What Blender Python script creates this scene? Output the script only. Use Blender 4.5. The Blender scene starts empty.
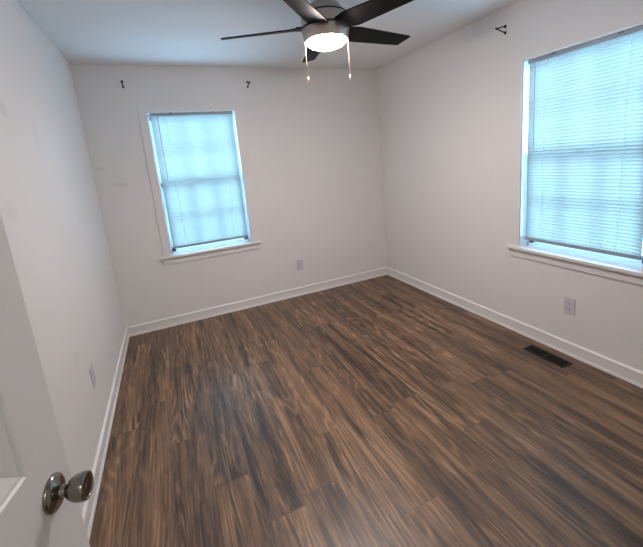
import bpy, bmesh, math
from mathutils import Vector, Matrix

scene = bpy.context.scene
COL = scene.collection
PI = math.pi
W, D, H = 2.9524, 3.6112, 2.44          # room width (x), back wall (y), ceiling (z)
Y0 = -0.07                              # room face of the wall behind the camera

# ------------------------------------------------------------------ camera
cd = bpy.data.cameras.new('camera')
cam = bpy.data.objects.new('camera', cd)
COL.objects.link(cam)
yaw, pitch, roll = 0.40299, 0.19953, -0.088666
f = Vector((math.sin(yaw)*math.cos(pitch), math.cos(yaw)*math.cos(pitch), -math.sin(pitch)))
r = Vector((math.cos(yaw), -math.sin(yaw), 0))
u = r.cross(f)
r2 = math.cos(roll)*r + math.sin(roll)*u
u2 = -math.sin(roll)*r + math.cos(roll)*u
m = Matrix.Identity(4)
for i in range(3):
    m[i][0], m[i][1], m[i][2] = r2[i], u2[i], -f[i]
m.translation = (0.5422, -0.11926, 1.48895)
cam.matrix_world = m
cd.sensor_width = 36
cd.lens = 36*360.4/643
cd.shift_x = -2.86/643
cd.shift_y = -40.47/643
cd.clip_start = 0.02
scene.camera = cam

# ------------------------------------------------------------------ light and exposure
scene.view_settings.view_transform = 'Standard'
scene.view_settings.look = 'None'
scene.view_settings.gamma = 1
scene.view_settings.use_curve_mapping = False
scene.view_settings.exposure = 0.0

SKY = (0.47, 0.87, 1.28)
SKY_L = 23.0            # radiance of the open sky in front of each window
GROUND = (0.50, 0.86, 1.20)
GROUND_L = 9.0         # radiance of the sunlit ground outside
LAMP = (1.0, 0.845, 0.785)
LAMP_L = 206.0
HALL_P = 13.5
wd = bpy.data.worlds.new('sky')
scene.world = wd
wd.use_nodes = True
bg = wd.node_tree.nodes['Background']
bg.inputs[0].default_value = (*SKY, 1)
bg.inputs[1].default_value = 0.2*SKY_L


def area(name, loc, rot, sx, sy, power, color):
    l = bpy.data.lights.new(name, 'AREA')
    l.shape = 'RECTANGLE'
    l.size, l.size_y, l.energy, l.color = sx, sy, power, color
    o = bpy.data.objects.new(name, l)
    o.location, o.rotation_euler = loc, rot
    COL.objects.link(o)
    return o


SKW, SKH = 2.4, 2.4
skp = SKY_L*PI*SKW*SKH
GW, GD = 3.0, 2.4
gdp = GROUND_L*PI*GW*GD
area('daylight', (0.897, D+1.7, 1.45), (-PI/2, 0, 0), SKW, SKH, skp, SKY)
area('daylight', (W+1.7, 1.357, 1.45), (0, PI/2, 0), SKH, SKW, skp, SKY)
area('ground_daylight', (0.897, D+0.55+GD/2, 0.18), (PI, 0, 0), GW, GD, gdp, GROUND)
area('ground_daylight', (W+0.55+GD/2, 1.357, 0.18), (PI, 0, 0), GD, GW, gdp, GROUND)
area('hall_fill_light', (0.5, -1.25, 2.36), (0, 0, 0), 0.9, 0.9, HALL_P, (1.0, 0.95, 0.9))  # unseen fill light added in the hall behind the camera, no fixture


# ------------------------------------------------------------------ materials
def nt(name):
    mt = bpy.data.materials.new(name)
    mt.use_nodes = True
    t = mt.node_tree
    return mt, t, t.nodes['Principled BSDF']


def node(t, kind, **kw):
    n = t.nodes.new(kind)
    for k, v in kw.items():
        setattr(n, k, v)
    return n


def math_n(t, op, a, b=None, c=None):
    n = node(t, 'ShaderNodeMath', operation=op)
    for i, v in enumerate((a, b, c)):
        if v is None:
            continue
        if isinstance(v, (int, float)):
            n.inputs[i].default_value = v
        else:
            t.links.new(v, n.inputs[i])
    return n.outputs[0]


def simple(name, col, rough=0.5, metal=0.0, bump=0.0, bscale=300, var=0.0, vscale=3.0, coat=0.0):
    mt, t, b = nt(name)
    b.inputs['Base Color'].default_value = (*col, 1)
    b.inputs['Roughness'].default_value = rough
    b.inputs['Metallic'].default_value = metal
    b.inputs['Coat Weight'].default_value = coat
    tc = node(t, 'ShaderNodeTexCoord')
    if var:
        n = node(t, 'ShaderNodeTexNoise')
        n.inputs['Scale'].default_value = vscale
        n.inputs['Detail'].default_value = 4
        t.links.new(tc.outputs['Object'], n.inputs['Vector'])
        rp = node(t, 'ShaderNodeMix', data_type='RGBA')
        rp.inputs[6].default_value = (*[c*(1-var) for c in col], 1)
        rp.inputs[7].default_value = (*[min(1, c*(1+var)) for c in col], 1)
        t.links.new(n.outputs['Fac'], rp.inputs[0])
        t.links.new(rp.outputs[2], b.inputs['Base Color'])
    if bump:
        n = node(t, 'ShaderNodeTexNoise')
        n.inputs['Scale'].default_value = bscale
        n.inputs['Detail'].default_value = 2
        t.links.new(tc.outputs['Object'], n.inputs['Vector'])
        bp = node(t, 'ShaderNodeBump')
        bp.inputs['Strength'].default_value = bump
        bp.inputs['Distance'].default_value = 0.002
        t.links.new(n.outputs['Fac'], bp.inputs['Height'])
        t.links.new(bp.outputs['Normal'], b.inputs['Normal'])
    return mt


def wall_paint(name, col, marks=()):
    """flat white paint with a faint roller texture; marks = scuffs: (point, radius, strength)"""
    mt = simple(name, col, 0.55, bump=0.03, bscale=180, var=0.012, vscale=1.7)
    t = mt.node_tree
    b = t.nodes['Principled BSDF']
    src = b.inputs['Base Color'].links[0].from_socket
    geo = node(t, 'ShaderNodeTexCoord')
    for (p, rad, s) in marks:
        ds = node(t, 'ShaderNodeVectorMath', operation='SUBTRACT')
        t.links.new(geo.outputs['Object'], ds.inputs[0])
        ds.inputs[1].default_value = p
        dv = node(t, 'ShaderNodeVectorMath', operation='DIVIDE')
        t.links.new(ds.outputs[0], dv.inputs[0])
        dv.inputs[1].default_value = rad
        ln = node(t, 'ShaderNodeVectorMath', operation='LENGTH')
        t.links.new(dv.outputs[0], ln.inputs[0])
        nz = node(t, 'ShaderNodeTexNoise')
        nz.inputs['Scale'].default_value = 22
        t.links.new(geo.outputs['Object'], nz.inputs['Vector'])
        d = math_n(t, 'ADD', ln.outputs['Value'], nz.outputs['Fac'])
        mr = node(t, 'ShaderNodeMapRange')
        mr.inputs['From Min'].default_value = 0.75
        mr.inputs['From Max'].default_value = 1.5
        mr.inputs['To Min'].default_value = s
        mr.inputs['To Max'].default_value = 0
        t.links.new(d, mr.inputs['Value'])
        mx = node(t, 'ShaderNodeMix', data_type='RGBA')
        t.links.new(mr.outputs[0], mx.inputs[0])
        t.links.new(src, mx.inputs[6])
        mx.inputs[7].default_value = (0.42, 0.42, 0.43, 1)
        src = mx.outputs[2]
    t.links.new(src, b.inputs['Base Color'])
    return mt


def plank_floor():
    mt, t, b = nt('vinyl_planks')
    tc = node(t, 'ShaderNodeTexCoord')
    sp = node(t, 'ShaderNodeSeparateXYZ')
    t.links.new(tc.outputs['Object'], sp.inputs[0])
    x, y = sp.outputs[0], sp.outputs[1]
    PW, PL = 0.178, 1.22
    ux = math_n(t, 'DIVIDE', x, PW)
    row = math_n(t, 'FLOOR', ux)
    fx = math_n(t, 'FRACT', ux)
    wn = node(t, 'ShaderNodeTexWhiteNoise', noise_dimensions='1D')
    t.links.new(row, wn.inputs['W'])
    vy = math_n(t, 'ADD', math_n(t, 'DIVIDE', y, PL), math_n(t, 'MULTIPLY', wn.outputs['Value'], 7.3))
    colm = math_n(t, 'FLOOR', vy)
    fy = math_n(t, 'FRACT', vy)
    pid = math_n(t, 'ADD', math_n(t, 'MULTIPLY', row, 17.13), math_n(t, 'MULTIPLY', colm, 5.71))
    wn2 = node(t, 'ShaderNodeTexWhiteNoise', noise_dimensions='1D')
    t.links.new(pid, wn2.inputs['W'])
    rnd = wn2.outputs['Value']

    def vec(sx, sy, off):
        c = node(t, 'ShaderNodeCombineXYZ')
        t.links.new(math_n(t, 'MULTIPLY', x, sx), c.inputs[0])
        t.links.new(math_n(t, 'MULTIPLY', y, sy), c.inputs[1])
        t.links.new(math_n(t, 'MULTIPLY', rnd, off), c.inputs[2])
        return c.outputs[0]

    def noise(v, scale, detail, rough=0.55, dist=0.0):
        n = node(t, 'ShaderNodeTexNoise')
        n.inputs['Scale'].default_value = scale
        n.inputs['Detail'].default_value = detail
        n.inputs['Roughness'].default_value = rough
        n.inputs['Distortion'].default_value = dist
        t.links.new(v, n.inputs['Vector'])
        return n.outputs['Fac']
    broad = noise(vec(15, 0.55, 31), 1.0, 2, 0.5, 0.5)        # broad dark and light streaks along the board
    mid = noise(vec(34, 1.2, 53), 1.0, 3, 0.6, 0.5)          # narrower streaks
    fine = noise(vec(72, 5.0, 90), 1.0, 4, 0.7, 0.5)         # fibre and pores
    knots = noise(vec(9, 1.6, 70), 1.0, 2, 0.5, 1.0)
    # cathedral grain: contour bands of a stretched noise, broken up along the rings
    cath = noise(vec(9, 0.8, 25), 1.0, 1, 0.4, 0.3)
    rings = math_n(t, 'SINE', math_n(t, 'MULTIPLY', cath, 80))
    rings = math_n(t, 'POWER', math_n(t, 'MULTIPLY_ADD', rings, 0.5, 0.5), 2.0)
    cmask = node(t, 'ShaderNodeMapRange')
    cmask.inputs['From Min'].default_value = 0.46
    cmask.inputs['From Max'].default_value = 0.60
    t.links.new(knots, cmask.inputs['Value'])
    ringm = math_n(t, 'MULTIPLY', math_n(t, 'MULTIPLY', rings, fine), cmask.outputs[0])
    v = math_n(t, 'MULTIPLY_ADD', fine, 0.70, math_n(t, 'MULTIPLY', broad, 0.58))
    v = math_n(t, 'MULTIPLY_ADD', mid, 0.50, v)
    v = math_n(t, 'ADD', v, math_n(t, 'MULTIPLY', ringm, 0.42))
    v = math_n(t, 'ADD', v, math_n(t, 'MULTIPLY_ADD', rnd, 0.07, -0.035))
    v = math_n(t, 'MULTIPLY_ADD', v, 1.85, -1.165)
    ramp = node(t, 'ShaderNodeValToRGB')
    t.links.new(v, ramp.inputs[0])
    e = ramp.color_ramp.elements
    e[0].position, e[0].color = 0.12, (0.020, 0.0105, 0.006, 1)
    e[1].position, e[1].color = 0.98, (0.340, 0.200, 0.108, 1)
    for pos, c in ((0.28, (0.054, 0.028, 0.0150, 1)), (0.44, (0.112, 0.060, 0.029, 1)), (0.60, (0.175, 0.096, 0.047, 1)), (0.78, (0.225, 0.128, 0.068, 1))):
        n = e.new(pos)
        n.color = c
    # bevelled joints between boards
    ex = math_n(t, 'MULTIPLY', math_n(t, 'MINIMUM', fx, math_n(t, 'SUBTRACT', 1.0, fx)), PW)
    ey = math_n(t, 'MULTIPLY', math_n(t, 'MINIMUM', fy, math_n(t, 'SUBTRACT', 1.0, fy)), PL)
    ed = math_n(t, 'MINIMUM', ex, ey)
    jm = node(t, 'ShaderNodeMapRange')
    jm.inputs['From Min'].default_value = 0.0004
    jm.inputs['From Max'].default_value = 0.0016
    t.links.new(ed, jm.inputs['Value'])
    mx = node(t, 'ShaderNodeMix', data_type='RGBA')
    t.links.new(jm.outputs[0], mx.inputs[0])
    mx.inputs[6].default_value = (0.05, 0.029, 0.019, 1)
    t.links.new(ramp.outputs[0], mx.inputs[7])
    t.links.new(mx.outputs[2], b.inputs['Base Color'])
    rg = node(t, 'ShaderNodeMapRange')
    rg.inputs['To Min'].default_value = 0.46
    rg.inputs['To Max'].default_value = 0.36
    t.links.new(fine, rg.inputs['Value'])
    t.links.new(rg.outputs[0], b.inputs['Roughness'])
    b.inputs['Specular IOR Level'].default_value = 0.85
    hh = math_n(t, 'ADD', math_n(t, 'MULTIPLY', fine, 0.35), jm.outputs[0])
    bp = node(t, 'ShaderNodeBump')
    bp.inputs['Strength'].default_value = 0.25
    bp.inputs['Distance'].default_value = 0.001
    t.links.new(hh, bp.inputs['Height'])
    t.links.new(bp.outputs['Normal'], b.inputs['Normal'])
    return mt


def slat_mat():
    mt = bpy.data.materials.new('blind_vinyl')
    mt.use_nodes = True
    t = mt.node_tree
    t.nodes.clear()
    out = node(t, 'ShaderNodeOutputMaterial')
    df = node(t, 'ShaderNodeBsdfDiffuse')
    tr = node(t, 'ShaderNodeBsdfTranslucent')
    df.inputs[0].default_value = (0.50, 0.60, 0.64, 1)
    tr.inputs[0].default_value = (0.158, 0.162, 0.142, 1)
    mx = node(t, 'ShaderNodeMixShader')
    mx.inputs[0].default_value = 0.55
    t.links.new(df.outputs[0], mx.inputs[1])
    t.links.new(tr.outputs[0], mx.inputs[2])
    t.links.new(mx.outputs[0], out.inputs[0])
    return mt


def vinyl_mat():
    mt = bpy.data.materials.new('window_vinyl')
    mt.use_nodes = True
    t = mt.node_tree
    t.nodes.clear()
    out = node(t, 'ShaderNodeOutputMaterial')
    df = node(t, 'ShaderNodeBsdfDiffuse')
    tr = node(t, 'ShaderNodeBsdfTranslucent')
    df.inputs[0].default_value = (0.84, 0.86, 0.87, 1)
    tr.inputs[0].default_value = (0.84, 0.88, 0.92, 1)
    mx = node(t, 'ShaderNodeMixShader')
    mx.inputs[0].default_value = 0.28
    t.links.new(df.outputs[0], mx.inputs[1])
    t.links.new(tr.outputs[0], mx.inputs[2])
    t.links.new(mx.outputs[0], out.inputs[0])
    return mt


def glass_mat():
    mt = bpy.data.materials.new('window_glass')
    mt.use_nodes = True
    t = mt.node_tree
    t.nodes.clear()
    out = node(t, 'ShaderNodeOutputMaterial')
    tp = node(t, 'ShaderNodeBsdfTransparent')
    gl = node(t, 'ShaderNodeBsdfGlossy')
    gl.inputs['Roughness'].default_value = 0.02
    fr = node(t, 'ShaderNodeFresnel')
    fr.inputs[0].default_value = 1.45
    mx = node(t, 'ShaderNodeMixShader')
    tp.inputs[0].default_value = (0.96, 0.98, 0.97, 1)
    t.links.new(fr.outputs[0], mx.inputs[0])
    t.links.new(tp.outputs[0], mx.inputs[1])
    t.links.new(gl.outputs[0], mx.inputs[2])
    t.links.new(mx.outputs[0], out.inputs[0])
    return mt


def emit_mat(name, col, s):
    mt, t, b = nt(name)
    b.inputs['Base Color'].default_value = (0.9, 0.88, 0.84, 1)
    b.inputs['Emission Color'].default_value = (*col, 1)
    b.inputs['Emission Strength'].default_value = s
    return mt


PAINT = (0.80, 0.795, 0.785)
M = dict(
    wall=wall_paint('wall_paint', PAINT),
    wall_back=wall_paint('back_wall_paint', PAINT, (
        ((0.06, D, 1.58), (0.05, 0.1, 0.03), 0.16), ((0.19, D, 1.43), (0.08, 0.1, 0.03), 0.20),
        ((2.72, D, 0.42), (0.05, 0.1, 0.05), 0.10), ((1.43, D, 1.28), (0.05, 0.1, 0.03), 0.08))),
    wall_left=wall_paint('left_wall_paint', PAINT, (
        ((0, 1.80, 1.80), (0.1, 0.06, 0.05), 0.22), ((0, 2.16, 1.73), (0.1, 0.018, 0.09), 0.24),
        ((0, 1.62, 1.40), (0.1, 0.08, 0.05), 0.10), ((0, 1.95, 0.62), (0.1, 0.07, 0.04), 0.10))),
    ceiling=simple('ceiling_paint', (0.86, 0.86, 0.86), 0.8, bump=0.03, bscale=120, var=0.01),
    trim=simple('trim_paint', (0.83, 0.82, 0.805), 0.33, var=0.01),
    casing=simple('casing_paint', (0.80, 0.795, 0.785), 0.45, var=0.01),
    door=simple('door_paint', (0.74, 0.73, 0.72), 0.38, bump=0.03, bscale=90, var=0.01),
    vinyl=vinyl_mat(),
    floor=plank_floor(),
    slat=slat_mat(),
    rail=simple('blind_rail', (0.30, 0.36, 0.41), 0.4, var=0.01),  # gray puts the backlit shade of the rails into their colour
    cord=simple('cord', (0.9, 0.9, 0.88), 0.7, var=0.02),
    wand=simple('wand_plastic', (0.55, 0.6, 0.62), 0.25, var=0.01),
    clip=simple('clip_metal', (0.10, 0.12, 0.14), 0.4, 0.6, var=0.02),
    glass=glass_mat(),
    nickel=simple('brushed_nickel', (0.52, 0.45, 0.395), 0.33, 1.0, bump=0.02, bscale=60, var=0.05, vscale=20),
    bronze=simple('dark_band', (0.05, 0.045, 0.042), 0.35, 0.7, var=0.05),
    blade=simple('blade_finish', (0.0028, 0.0025, 0.0027), 0.5, 0.0, var=0.15, vscale=30),
    brass=simple('pull_chain_metal', (0.80, 0.68, 0.48), 0.3, 1.0, var=0.03),
    lamp=emit_mat('lit_glass', LAMP, LAMP_L),
    black=simple('black_iron', (0.012, 0.012, 0.013), 0.4, 0.3, var=0.1),
    knob=simple('satin_pewter', (0.25, 0.235, 0.205), 0.2, 1.0, bump=0.04, bscale=80, var=0.08, vscale=25),
    knob_dark=simple('dark_pewter', (0.10, 0.092, 0.085), 0.3, 1.0, var=0.1),
    plate=simple('outlet_plastic', (0.64, 0.62, 0.66), 0.35, var=0.01),
    slot=simple('outlet_slot', (0.05, 0.05, 0.05), 0.6, var=0.02),
    register=simple('register_enamel', (0.026, 0.022, 0.014), 0.4, 0.5, var=0.1),
    duct=simple('duct_dark', (0.006, 0.006, 0.006), 0.8, var=0.1),
)


M['blade'].node_tree.nodes['Principled BSDF'].inputs['Specular IOR Level'].default_value = 0.12


# ------------------------------------------------------------------ mesh helpers
def obj(name, bm, mat, parent=None, smooth=False, loc=None, mats=None):
    me = bpy.data.meshes.new(name)
    bmesh.ops.recalc_face_normals(bm, faces=bm.faces[:])
    bm.to_mesh(me)
    bm.free()
    me.materials.append(mat)
    if smooth:
        for p in me.polygons:
            p.use_smooth = True
        if smooth != 'all':
            try:
                me.set_sharp_from_angle(angle=math.radians(35))
            except Exception:
                pass
    o = bpy.data.objects.new(name, me)
    COL.objects.link(o)
    if parent:
        o.parent = parent
    if loc:
        o.location = loc
    return o


def box(bm, x0, x1, y0, y1, z0, z1, bev=0.0):
    vs = [bm.verts.new((x, y, z)) for x in (x0, x1) for y in (y0, y1) for z in (z0, z1)]
    fs = [bm.faces.new([vs[i] for i in q]) for q in
          ((0, 1, 3, 2), (4, 6, 7, 5), (0, 4, 5, 1), (2, 3, 7, 6), (0, 2, 6, 4), (1, 5, 7, 3))]
    if bev:
        es = list({e for fc in fs for e in fc.edges})
        bmesh.ops.bevel(bm, geom=es, offset=bev, segments=2, profile=0.6, affect='EDGES')
    return bm


def lathe(bm, prof, M4=None, seg=48):
    """prof = [(radius, height)] about local z"""
    rings = []
    for rr, z in prof:
        if rr < 1e-6:
            rings.append([bm.verts.new((0, 0, z))])
        else:
            rings.append([bm.verts.new((rr*math.cos(2*PI*k/seg), rr*math.sin(2*PI*k/seg), z)) for k in range(seg)])
    for a, b in zip(rings, rings[1:]):
        for k in range(seg):
            k2 = (k+1) % seg
            if len(a) == 1 and len(b) == 1:
                continue
            if len(a) == 1:
                bm.faces.new((a[0], b[k], b[k2]))
            elif len(b) == 1:
                bm.faces.new((a[k], a[k2], b[0]))
            else:
                bm.faces.new((a[k], a[k2], b[k2], b[k]))
    if M4 is not None:
        bmesh.ops.transform(bm, matrix=M4, verts=[v for rg in rings for v in rg])
    return bm


def tube(bm, pts, rad, seg=10):
    pts = [Vector(p) for p in pts]
    rings = []
    for i, p in enumerate(pts):
        d = (pts[min(i+1, len(pts)-1)] - pts[max(i-1, 0)]).normalized()
        ref = Vector((0, 0, 1)) if abs(d.z) < 0.9 else Vector((1, 0, 0))
        a = d.cross(ref).normalized()
        b = d.cross(a)
        rings.append([bm.verts.new(p + rad*(math.cos(2*PI*k/seg)*a + math.sin(2*PI*k/seg)*b)) for k in range(seg)])
    for A, B in zip(rings, rings[1:]):
        for k in range(seg):
            bm.faces.new((A[k], A[(k+1) % seg], B[(k+1) % seg], B[k]))
    bm.faces.new(rings[0])
    bm.faces.new(rings[-1][::-1])
    return bm


def empty(name, loc=(0, 0, 0), rotz=0.0):
    o = bpy.data.objects.new(name, None)
    o.location = loc
    o.rotation_euler = (0, 0, rotz)
    o.empty_display_size = 0.1
    COL.objects.link(o)
    return o


def tag(o, label=None, cat=None, group=None, kind=None):
    for k, v in (('label', label), ('category', cat), ('group', group), ('kind', kind)):
        if v:
            o[k] = v
    return o


B = bmesh.new

# ------------------------------------------------------------------ room shell
WT = 0.14
W1 = (0.502, 1.292, 0.690, 2.043)       # back window opening  x0 x1 z0 z1
W2 = (0.962, 1.752, 0.690, 2.043)       # right window opening y0 y1 z0 z1
DR = (0.100, 0.900, 2.055)              # doorway behind the camera x0 x1 top

YB = -1.60
bm = B()
box(bm, -WT, W+WT, YB-WT, D+WT, -0.12, 0.0)
tag(obj('floor', bm, M['floor']), 'brown wood-look plank floor running away from the doorway', 'floor', kind='structure')
bm = B()
box(bm, -WT, W+WT, YB-WT, D+WT, H, H+0.12)
tag(obj('ceiling', bm, M['ceiling']), 'plain white ceiling above the empty bedroom', 'ceiling', kind='structure')


def wall_with_hole(name, axis, a0, a1, t0, t1, hole, mat, label):
    h0, h1, z0, z1 = hole
    bm = B()
    for (p, q, c, d) in ((a0, h0, 0, H), (h1, a1, 0, H), (h0, h1, 0, z0), (h0, h1, z1, H)):
        if d - c < 1e-5:
            continue
        if axis == 'x':
            box(bm, p, q, t0, t1, c, d)
        else:
            box(bm, t0, t1, p, q, c, d)
    bmesh.ops.remove_doubles(bm, verts=bm.verts[:], dist=1e-5)
    return tag(obj(name, bm, mat), label, 'wall', kind='structure')


wall_with_hole('wall_back', 'x', 0.0, W, D, D+WT, W1, M['wall_back'], 'white wall at the far end holding the smaller-looking window')
wall_with_hole('wall_right', 'y', YB, D+WT, W, W+WT, W2, M['wall'], 'white wall on the right above the black floor register')
wall_with_hole('wall_front', 'x', 0.0, W, Y0-0.12, Y0, (DR[0], DR[1], 0, DR[2]), M['wall'], 'white wall with the doorway behind the viewer')
bm = B()
box(bm, -WT, 0, YB, D+WT, 0, H)
tag(obj('wall_left', bm, M['wall_left']), 'scuffed white wall on the left beside the open door', 'wall', kind='structure')
bm = B()
box(bm, 0, W, YB-WT, YB, 0, H)
tag(obj('wall_hall', bm, M['wall']), 'white hallway wall behind the viewer', 'wall', kind='structure')

# baseboards: profile (depth from wall, height), mitred at the corners
PROF = [(0, 0), (0.0165, 0), (0.0165, 0.010), (0.0140, 0.016), (0.0100, 0.0185), (0.0100, 0.078),
        (0.0125, 0.081), (0.0130, 0.087), (0.0090, 0.0935), (0.0030, 0.0970), (0, 0.0975)]


def baseboard(name, fn, label):
    bm = B()
    ra = [bm.verts.new(fn(d, z, 0)) for d, z in PROF]
    rb = [bm.verts.new(fn(d, z, 1)) for d, z in PROF]
    n = len(PROF)
    for i in range(n):
        bm.faces.new((ra[i], ra[(i+1) % n], rb[(i+1) % n], rb[i]))
    bm.faces.new(ra)
    bm.faces.new(rb[::-1])
    return tag(obj(name, bm, M['trim'], smooth=True), label, 'baseboard', kind='structure')


baseboard('baseboard_left', lambda d, z, e: (d, D-d if e else Y0+0.001, z), 'white baseboard along the left wall behind the door')
baseboard('baseboard_back', lambda d, z, e: (W-d if e else d, D-d, z), 'white baseboard along the far wall')
baseboard('baseboard_right', lambda d, z, e: (W-d, D-d if e else Y0+0.001, z), 'white baseboard along the right wall')


# ------------------------------------------------------------------ windows, built in a local frame:
# x along the wall (0 = centre of opening), y = outward, z up, wall face at y = 0
def window(name, loc, rotz, label):
    root = empty(name, loc, rotz)
    tag(root, label, 'window', kind='structure')
    hw, z0, z1 = 0.395, 0.711, 2.043
    cw = 0.066
    # flat casing: two legs and a head with an eased edge
    bm = B()
    box(bm, -hw-cw, -hw, -0.013, 0, z0, z1+cw, 0.002)
    box(bm, hw, hw+cw, -0.013, 0, z0, z1+cw, 0.002)
    box(bm, -hw+0.0002, hw-0.0002, -0.013, 0, z1, z1+cw, 0.002)
    obj('casing', bm, M['casing'], root)
    bm = B()
    box(bm, -0.488, 0.488, -0.040, 0.0, z0-0.022, z0, 0.004)
    box(bm, -hw, hw, -0.002, 0.075, z0-0.022, z0)
    obj('stool', bm, M['casing'], root)
    bm = B()
    box(bm, -0.474, 0.474, -0.013, 0, z0-0.082, z0-0.022, 0.002)
    box(bm, -0.474, 0.474, -0.017, 0, z0-0.034, z0-0.022, 0.003)
    obj('apron', bm, M['casing'], root)
    # jamb lining
    bm = B()
    for s in (-1, 1):
        a, b = sorted((s*hw, s*(hw-0.006)))
        box(bm, a, b, 0.0, 0.078, z0, z1)
    box(bm, -hw, hw, 0.0, 0.078, z1-0.006, z1)
    obj('jamb', bm, M['trim'], root)
    # vinyl frame
    bm = B()
    fy0, fy1 = 0.078, 0.139
    for s in (-1, 1):
        a, b = sorted((s*hw, s*(hw-0.018)))
        box(bm, a, b, fy0, fy1, z0, z1)
    box(bm, -hw, hw, fy0, fy1, z1-0.022, z1)
    box(bm, -hw, hw, fy0, fy1, z0-0.02, z0+0.018)
    obj('frame', bm, M['vinyl'], root)
    zm = 1.385
    fw = hw-0.018
    for (sz0, sz1, ya, yb) in ((z0+0.018, zm+0.018, 0.088, 0.108), (zm-0.018, z1-0.022, 0.112, 0.132)):
        bm = B()
        st = 0.034
        box(bm, -fw, -fw+st, ya, yb, sz0, sz1)
        box(bm, fw-st, fw, ya, yb, sz0, sz1)
        box(bm, -fw, fw, ya, yb, sz0, sz0+(0.042 if sz0 < 1 else 0.036))
        box(bm, -fw, fw, ya, yb, sz1-0.036, sz1)
        gx, gy = 2*(fw-st)/3, 0
        for k in (1, 2):
            xx = -fw+st+gx*k
            box(bm, xx-0.007, xx+0.007, ya+0.003, yb-0.003, sz0+0.04, sz1-0.04)
        zz = (sz0+sz1)/2
        box(bm, -fw+0.02, fw-0.02, ya+0.0035, yb-0.0035, zz-0.007, zz+0.007)
        s = obj('sash', bm, M['vinyl'], root)
        bm = B()
        ym = (ya+yb)/2
        vs = [bm.verts.new(p) for p in ((-fw+st, ym, sz0+0.04), (fw-st, ym, sz0+0.04), (fw-st, ym, sz1-0.04), (-fw+st, ym, sz1-0.04))]
        bm.faces.new(vs)
        obj('glass', bm, M['glass'], s)
    bm = B()
    box(bm, -0.03, 0.03, 0.070, 0.083, zm+0.020, zm+0.034, 0.003)
    obj('sash_lock', bm, M['vinyl'], root)
    return root


window('window_1', (0.897, D, 0), 0, 'white-framed double-hung window in the far wall behind the blind')
window('window_2', (W, 1.357, 0), -PI/2, 'white-framed double-hung window in the right wall')


def blind(loc, rotz, label):
    root = empty('window_blind', loc, rotz)
    tag(root, label, 'blind', 'white mini blinds in the two windows')
    hb = 0.369
    zt, zb = 2.036, 0.774
    yc = 0.030
    bm = B()
    box(bm, -hb, hb, yc-0.017, yc+0.017, zt-0.026, zt, 0.0015)
    obj('headrail', bm, M['rail'], root)
    bm = B()
    box(bm, -hb, hb, yc-0.013, yc+0.013, zb-0.009, zb+0.013, 0.004)
    obj('bottom_rail', bm, M['rail'], root)
    # slats: crowned strips tilted nearly shut, room-side edge up
    bm = B()
    n = 58
    s0, s1 = zb+0.022, zt-0.036
    tilt = math.radians(SLAT_TILT)
    for i in range(n):
        zc = s0 + (s1-s0)*i/(n-1)
        prev = None
        for k in range(5):
            q = (k/4-0.5)*0.025
            cr = 0.0016*(1-(2*q/0.025)**2)
            yy = yc - q*math.cos(tilt) - cr*math.sin(tilt)
            zz = zc + q*math.sin(tilt) - cr*math.cos(tilt)
            a, b = bm.verts.new((-hb+0.002, yy, zz)), bm.verts.new((hb-0.002, yy, zz))
            if prev:
                bm.faces.new((prev[0], prev[1], b, a))
            prev = (a, b)
    obj('slats', bm, M['slat'], root, smooth='all')
    for xx in (-0.24, 0.24):
        bm = B()
        for yo in (-0.0135, 0.0135):
            tube(bm, [(xx, yc+yo, zb+0.01), (xx, yc+yo, zt-0.02)], 0.0007, 5)
        obj('ladder_cord', bm, M['cord'], root)
    bm = B()
    tube(bm, [(-hb+0.060, yc-0.020, zt-0.022), (-hb+0.060, yc-0.024, zt-0.034), (-hb+0.060, yc-0.024, zt-0.60)], 0.0032, 8)
    obj('tilt_wand', bm, M['wand'], root)
    for xx in (-0.19, 0.19):
        bm = B()
        box(bm, xx-0.014, xx+0.014, yc-0.0195, yc-0.0165, zt-0.008, zt+0.001, 0.0006)
        obj('mounting_clip', bm, M['clip'], root)
    return root


SLAT_TILT = 68
blind((0.897, D, 0), 0, 'white mini blind glowing in the far wall window')
blind((W, 1.357, 0), -PI/2, 'white mini blind covering the large window on the right wall')


# ------------------------------------------------------------------ door (open, hinged beside the left wall)
# local frame: x along the door from hinge, y = -(normal of the face towards the room), z up
DH = math.radians(90-12.0)
door = empty('door_1', (0.120, -0.067, 0), DH)
tag(door, 'open white panelled door at the left edge of the view', 'door', kind='structure')
DW, DT, DZ0, DZ1 = 0.76, 0.035, 0.012, 2.035
SX = [0.0, 0.109, 0.330, 0.430, 0.651, 0.76]
SZ = [DZ0, 0.245, 0.815, 1.013, 1.575, 1.690, 1.915, DZ1]


def door_face(bm, y, sgn):
    """flat face at y with six sunk panels (sgn = direction of the sinking)"""
    gv = {}
    for i, xx in enumerate(SX):
        for j, zz in enumerate(SZ):
            gv[i, j] = bm.verts.new((xx, y, zz))
    for i in range(5):
        for j in range(7):
            q = [gv[i, j], gv[i+1, j], gv[i+1, j+1], gv[i, j+1]]
            if i in (1, 3) and j in (1, 3, 5):
                x0, x1, z0, z1 = SX[i], SX[i+1], SZ[j], SZ[j+1]
                ring = q
                for ins, dep in ((0.004, 0.004), (0.009, 0.0045), (0.032, 0.015), (0.036, 0.015)):
                    nr = [bm.verts.new((xx, y+sgn*dep, zz)) for xx, zz in
                          ((x0+ins, z0+ins), (x1-ins, z0+ins), (x1-ins, z1-ins), (x0+ins, z1-ins))]
                    for k in range(4):
                        bm.faces.new((ring[k], ring[(k+1) % 4], nr[(k+1) % 4], nr[k]))
                    ring = nr
                bm.faces.new(ring)
            else:
                bm.faces.new(q)
    return gv


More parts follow.
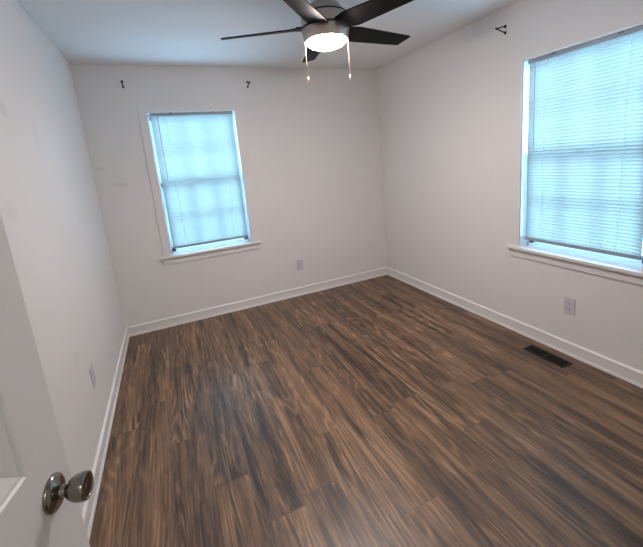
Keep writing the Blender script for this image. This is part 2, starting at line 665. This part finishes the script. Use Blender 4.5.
bm = B()
ga = door_face(bm, 0.0, 1)
gb = door_face(bm, DT, -1)
ni, nj = len(SX)-1, len(SZ)-1
for i in range(ni):
    for j in (0, nj):
        bm.faces.new((ga[i, j], ga[i+1, j], gb[i+1, j], gb[i, j]))
for j in range(nj):
    for i in (0, ni):
        bm.faces.new((ga[i, j], ga[i, j+1], gb[i, j+1], gb[i, j]))
obj('door_leaf', bm, M['door'], door)
# knob: axis along the face normal (-y local)
KM = Matrix.Translation((DW-0.062, 0, 0.930)) @ Matrix.Rotation(PI/2, 4, 'X')
bm = B()
lathe(bm, [(0, 0.0), (0.033, 0.0), (0.0335, 0.002), (0.0325, 0.005), (0.0285, 0.0085), (0.022, 0.0115), (0.017, 0.0135), (0.0135, 0.0150), (0, 0.0150)], KM, 56)
ros = obj('rosette', bm, M['knob'], None, smooth=True)
bm = B()
lathe(bm, [(0, 0.012), (0.0125, 0.012), (0.0115, 0.019), (0.0112, 0.0235), (0.0150, 0.0265), (0.0178, 0.0295), (0.0205, 0.033),
           (0.0230, 0.039), (0.0245, 0.046), (0.0250, 0.052), (0.0249, 0.0555), (0.0241, 0.0583), (0.0223, 0.0595),
           (0.0203, 0.0591), (0.019, 0.0575), (0.012, 0.0560), (0, 0.0555)], KM, 56)
kn = obj('knob', bm, M['knob'], door, smooth=True)
ros.parent = kn
bm = B()
lathe(bm, [(0.0186, 0.0574), (0.0120, 0.05655), (0.006, 0.0564), (0.0055, 0.0577), (0, 0.0579)], KM, 40)
o = obj('knob_face', bm, M['knob_dark'], kn, smooth=True)
bm = B()
box(bm, DW-0.0005, DW+0.0015, 0.005, 0.030, 0.90, 0.96, 0.0005)
obj('latch_plate', bm, M['knob'], door)

# ------------------------------------------------------------------ ceiling fan
FX, FY, FZ = 1.514, 1.885, 2.215        # blade plane height FZ
fan = empty('ceiling_fan', (FX, FY, H))
tag(fan, 'five-blade black and brushed nickel ceiling fan with a lit lamp', 'ceiling fan')
dz = FZ-H
bm = B()
lathe(bm, [(0, 0), (0.068, 0), (0.070, -0.006), (0.068, -0.030), (0.052, -0.050), (0.045, -0.062), (0.045, -0.080), (0.058, -0.094), (0.088, -0.112), (0.106, -0.138), (0.110, dz+0.066), (0, dz+0.066)], None, 56)
obj('canopy', bm, M['nickel'], fan, smooth=True)
bm = B()
lathe(bm, [(0, dz+0.060), (0.124, dz+0.060), (0.132, dz+0.056), (0.135, dz+0.048), (0.135, dz+0.000), (0, dz+0.000)], None, 64)
obj('motor_housing', bm, M['nickel'], fan, smooth=True)
bm = B()
lathe(bm, [(0, dz+0.069), (0.124, dz+0.069), (0.1285, dz+0.066), (0.1285, dz+0.057), (0, dz+0.057)], None, 64)
obj('trim_ring', bm, M['bronze'], fan, smooth=True)
bm = B()
lathe(bm, [(0, dz+0.003), (0.1365, dz+0.003), (0.1380, dz-0.003), (0.1365, dz-0.009), (0, dz-0.009)], None, 64)
obj('trim_ring', bm, M['bronze'], fan, smooth=True)
bm = B()
lathe(bm, [(0, dz-0.008), (0.135, dz-0.008), (0.1355, dz-0.013), (0.132, dz-0.038), (0.125, dz-0.060), (0.121, dz-0.067), (0.112, dz-0.069), (0, dz-0.066)], None, 64)
obj('light_kit', bm, M['nickel'], fan, smooth=True)
bm = B()
lathe(bm, [(0.1125, dz-0.067), (0.1125, dz-0.072), (0.108, dz-0.080), (0.093, dz-0.092), (0.068, dz-0.1015), (0.037, dz-0.107), (0, dz-0.1085)], None, 64)
obj('lamp_lens', bm, M['lamp'], fan, smooth=True)

RT, WR, WTp, PITCH, TH0 = 0.606, 0.148, 0.100, math.radians(14.5), math.radians(8.0)
BLZ = (-0.013, -0.013, 0.008, -0.004, -0.006)      # hang of each blade at the housing joint
BLA = (0, -2.5, 0, 2.5, -3.5)             # and its swing, degrees


def blade(bm):
    """one blade along +x: narrow flared neck, near-parallel sides, slanted tip with eased corners; pitched about its axis"""
    ns = 26
    top, bot = [], []
    for i in range(ns+1):
        q = i/ns
        xx = 0.095 + (RT-0.095)*q
        w = WR + (WTp-WR)*q
        if xx < 0.20:                                # flare out of the hub
            a = (xx-0.095)/0.105
            w *= 0.80 + 0.20*(3*a*a-2*a*a*a)
        ph = PITCH*min(1.0, 0.55+0.45*(xx-0.095)/0.10)
        for side in (1, -1):
            xs = xx
            if q > 0.9:
                xs = xx + (0.012 if side < 0 else -0.012)*(q-0.9)/0.1
            hw = w/2
            if i == ns:
                hw -= 0.004
            py, pz = side*hw*math.cos(ph), -side*hw*math.sin(ph)
            top.append((xs, py, pz+0.003))
            bot.append((xs, py, pz-0.003))
    tv = [bm.verts.new(p) for p in top]
    bv = [bm.verts.new(p) for p in bot]
    for i in range(ns):
        a, b, c, d = 2*i, 2*i+1, 2*i+3, 2*i+2
        bm.faces.new((tv[a], tv[b], tv[c], tv[d]))
        bm.faces.new((bv[a], bv[d], bv[c], bv[b]))
        bm.faces.new((tv[a], tv[d], bv[d], bv[a]))
        bm.faces.new((tv[b], bv[b], bv[c], tv[c]))
    bm.faces.new((tv[0], bv[0], bv[1], tv[1]))
    e = 2*ns
    bm.faces.new((tv[e], tv[e+1], bv[e+1], bv[e]))
    return bm


b0 = obj('blade', blade(B()), M['blade'], fan, smooth=True)
bm = B()
box(bm, 0.085, 0.165, -0.020, 0.020, 0.003, 0.009, 0.002)
br0 = obj('blade_arm', bm, M['bronze'], b0, smooth=True)
for k in range(5):
    if k == 0:
        o = b0
    else:
        o = b0.copy()
        COL.objects.link(o)
        c = br0.copy()
        COL.objects.link(c)
        c.parent = o
    o.location = (0, 0, dz+BLZ[k])
    o.rotation_euler = (0, 0, TH0 + k*2*PI/5 + math.radians(BLA[k]))
# two pull chains on opposite sides of the light kit, across the line of sight
vd = Vector((FX-0.5422, FY+0.11926, 0)).normalized()
sd = Vector((vd.y, -vd.x, 0))
for s, ln in ((-1, 0.206), (1, 0.216)):
    p = sd*(s*0.121) - vd*0.025
    bm = B()
    zt = dz-0.050
    tube(bm, [(p.x, p.y, zt), (p.x, p.y, zt-ln)], 0.0011, 6)
    nb = int(ln/0.0045)
    for i in range(nb):
        bmesh.ops.create_icosphere(bm, subdivisions=1, radius=0.0021, matrix=Matrix.Translation((p.x, p.y, zt-(i+0.5)*ln/nb)))
    ch = obj('pull_chain', bm, M['brass'], fan, smooth=True)
    bm = B()
    lathe(bm, [(0, zt-ln+0.004), (0.0035, zt-ln), (0.0062, zt-ln-0.010), (0.0066, zt-ln-0.018), (0.0040, zt-ln-0.027), (0, zt-ln-0.029)],
          Matrix.Translation((p.x, p.y, 0)), 16)
    obj('pull_fob', bm, M['brass'], ch, smooth=True)


# ------------------------------------------------------------------ wall outlets: local x along wall, y out of the room, z up
def outlet(loc, rotz, label):
    root = empty('wall_outlet', loc, rotz)
    tag(root, label, 'outlet', 'white duplex outlets low on the walls')
    bm = B()
    box(bm, -0.036, 0.036, -0.006, 0, -0.059, 0.059, 0.0025)
    obj('cover_plate', bm, M['plate'], root)
    for s in (-1, 1):
        bm = B()
        zc = s*0.0195
        pts = []
        for k in range(28):
            a = 2*PI*k/28
            pts.append((0.0172*math.cos(a), max(-0.0142, min(0.0142, 0.0172*math.sin(a)))))
        fr = [bm.verts.new((px, -0.0082, zc+pz)) for px, pz in pts]
        bk = [bm.verts.new((px, -0.0055, zc+pz)) for px, pz in pts]
        bm.faces.new(fr)
        for k in range(28):
            bm.faces.new((fr[k], fr[(k+1) % 28], bk[(k+1) % 28], bk[k]))
        rc = obj('receptacle', bm, M['plate'], root)
        bm = B()
        box(bm, -0.0075, -0.0052, -0.0086, -0.0080, zc-0.002, zc+0.007)
        box(bm, 0.0052, 0.0072, -0.0086, -0.0080, zc-0.001, zc+0.006)
        box(bm, -0.0022, 0.0022, -0.0086, -0.0080, zc-0.0105, zc-0.006)
        obj('slots', bm, M['slot'], rc)
    bm = B()
    lathe(bm, [(0, 0.0056), (0.0032, 0.0058), (0.0028, 0.0070), (0, 0.0072)], Matrix.Rotation(PI/2, 4, 'X'), 14)
    obj('screw', bm, M['plate'], root)
    return root


outlet((1.800, D, 0.355), 0, 'white outlet low on the far wall, right of its window')
outlet((W, 1.357, 0.362), -PI/2, 'white outlet under the right wall window above the floor register')
outlet((0, 2.148, 0.402), PI/2, 'white outlet low on the left wall beyond the door knob')


# ------------------------------------------------------------------ curtain rod brackets
def bracket(loc, rotz, label):
    root = empty('curtain_rod_bracket', loc, rotz)
    tag(root, label, 'curtain bracket', 'black curtain rod brackets left on the walls')
    for za, zb in ((-0.031, -0.012), (0.012, 0.031)):
        obj('wall_foot', box(B(), -0.008, 0.008, -0.006, 0, za, zb, 0.0015), M['black'], root)
    bm = B()
    tube(bm, [(0, -0.003, 0.020), (0, -0.030, 0.017), (0, -0.062, 0.008), (0, -0.078, 0.002)], 0.0042, 8)
    obj('arm', bm, M['black'], root, smooth=True)
    bm = B()
    tube(bm, [(0, -0.003, -0.020), (0, -0.030, -0.016), (0, -0.062, -0.006), (0, -0.078, 0.0)], 0.0042, 8)
    obj('arm', bm, M['black'], root, smooth=True)
    bm = B()
    pts = []
    for k in range(11):
        a = PI + PI*k/10
        pts.append((0, -0.084+0.0105*math.cos(a), 0.008+0.0115*math.sin(a)))
    for xo in (-0.004, 0, 0.004):
        tube(bm, [(xo, q[1], q[2]) for q in pts], 0.0032, 8)
    obj('rod_cup', bm, M['black'], root, smooth=True)
    return root


bracket((0.357, D, 2.283), 0, 'small black curtain bracket left of the far window, near the corner')
bracket((1.451, D, 2.280), 0, 'small black curtain bracket on the far wall, just right of its window')
bracket((W, 1.900, 2.289), -PI/2, 'small black two-armed curtain bracket high on the right wall')

# ------------------------------------------------------------------ floor register
RX0, RX1, RY0, RY1 = 2.757, 2.860, 1.262, 1.560
rg = empty('floor_register', ((RX0+RX1)/2, (RY0+RY1)/2, 0))
tag(rg, 'dark metal floor register lying in the planks below the right window', 'floor vent')
hx, hy = (RX1-RX0)/2, (RY1-RY0)/2
bm = B()
fwid = 0.011
for (a, b, c, d) in ((-hx, -hx+fwid, -hy, hy), (hx-fwid, hx, -hy, hy), (-hx+fwid, hx-fwid, -hy, -hy+fwid), (-hx+fwid, hx-fwid, hy-fwid, hy)):
    box(bm, a, b, c, d, 0.0, 0.005, 0.001)
box(bm, -hx+fwid, hx-fwid, -0.005, 0.005, 0.0, 0.0045)
obj('frame', bm, M['register'], rg)
bm = B()
box(bm, -hx+0.004, hx-0.004, -hy+0.004, hy-0.004, 0.0002, 0.0009)
obj('duct_shade_plate', bm, M['duct'], rg)  # black plate on the uncut floor, painted as the dark of the opening
bm = B()
for k in range(1, 6):
    xx = -hx+fwid + k*(2*hx-2*fwid)/6
    box(bm, xx-0.0012, xx+0.0012, -hy+fwid, hy-fwid, 0.0009, 0.0042)
obj('louvers', bm, M['duct'], rg)
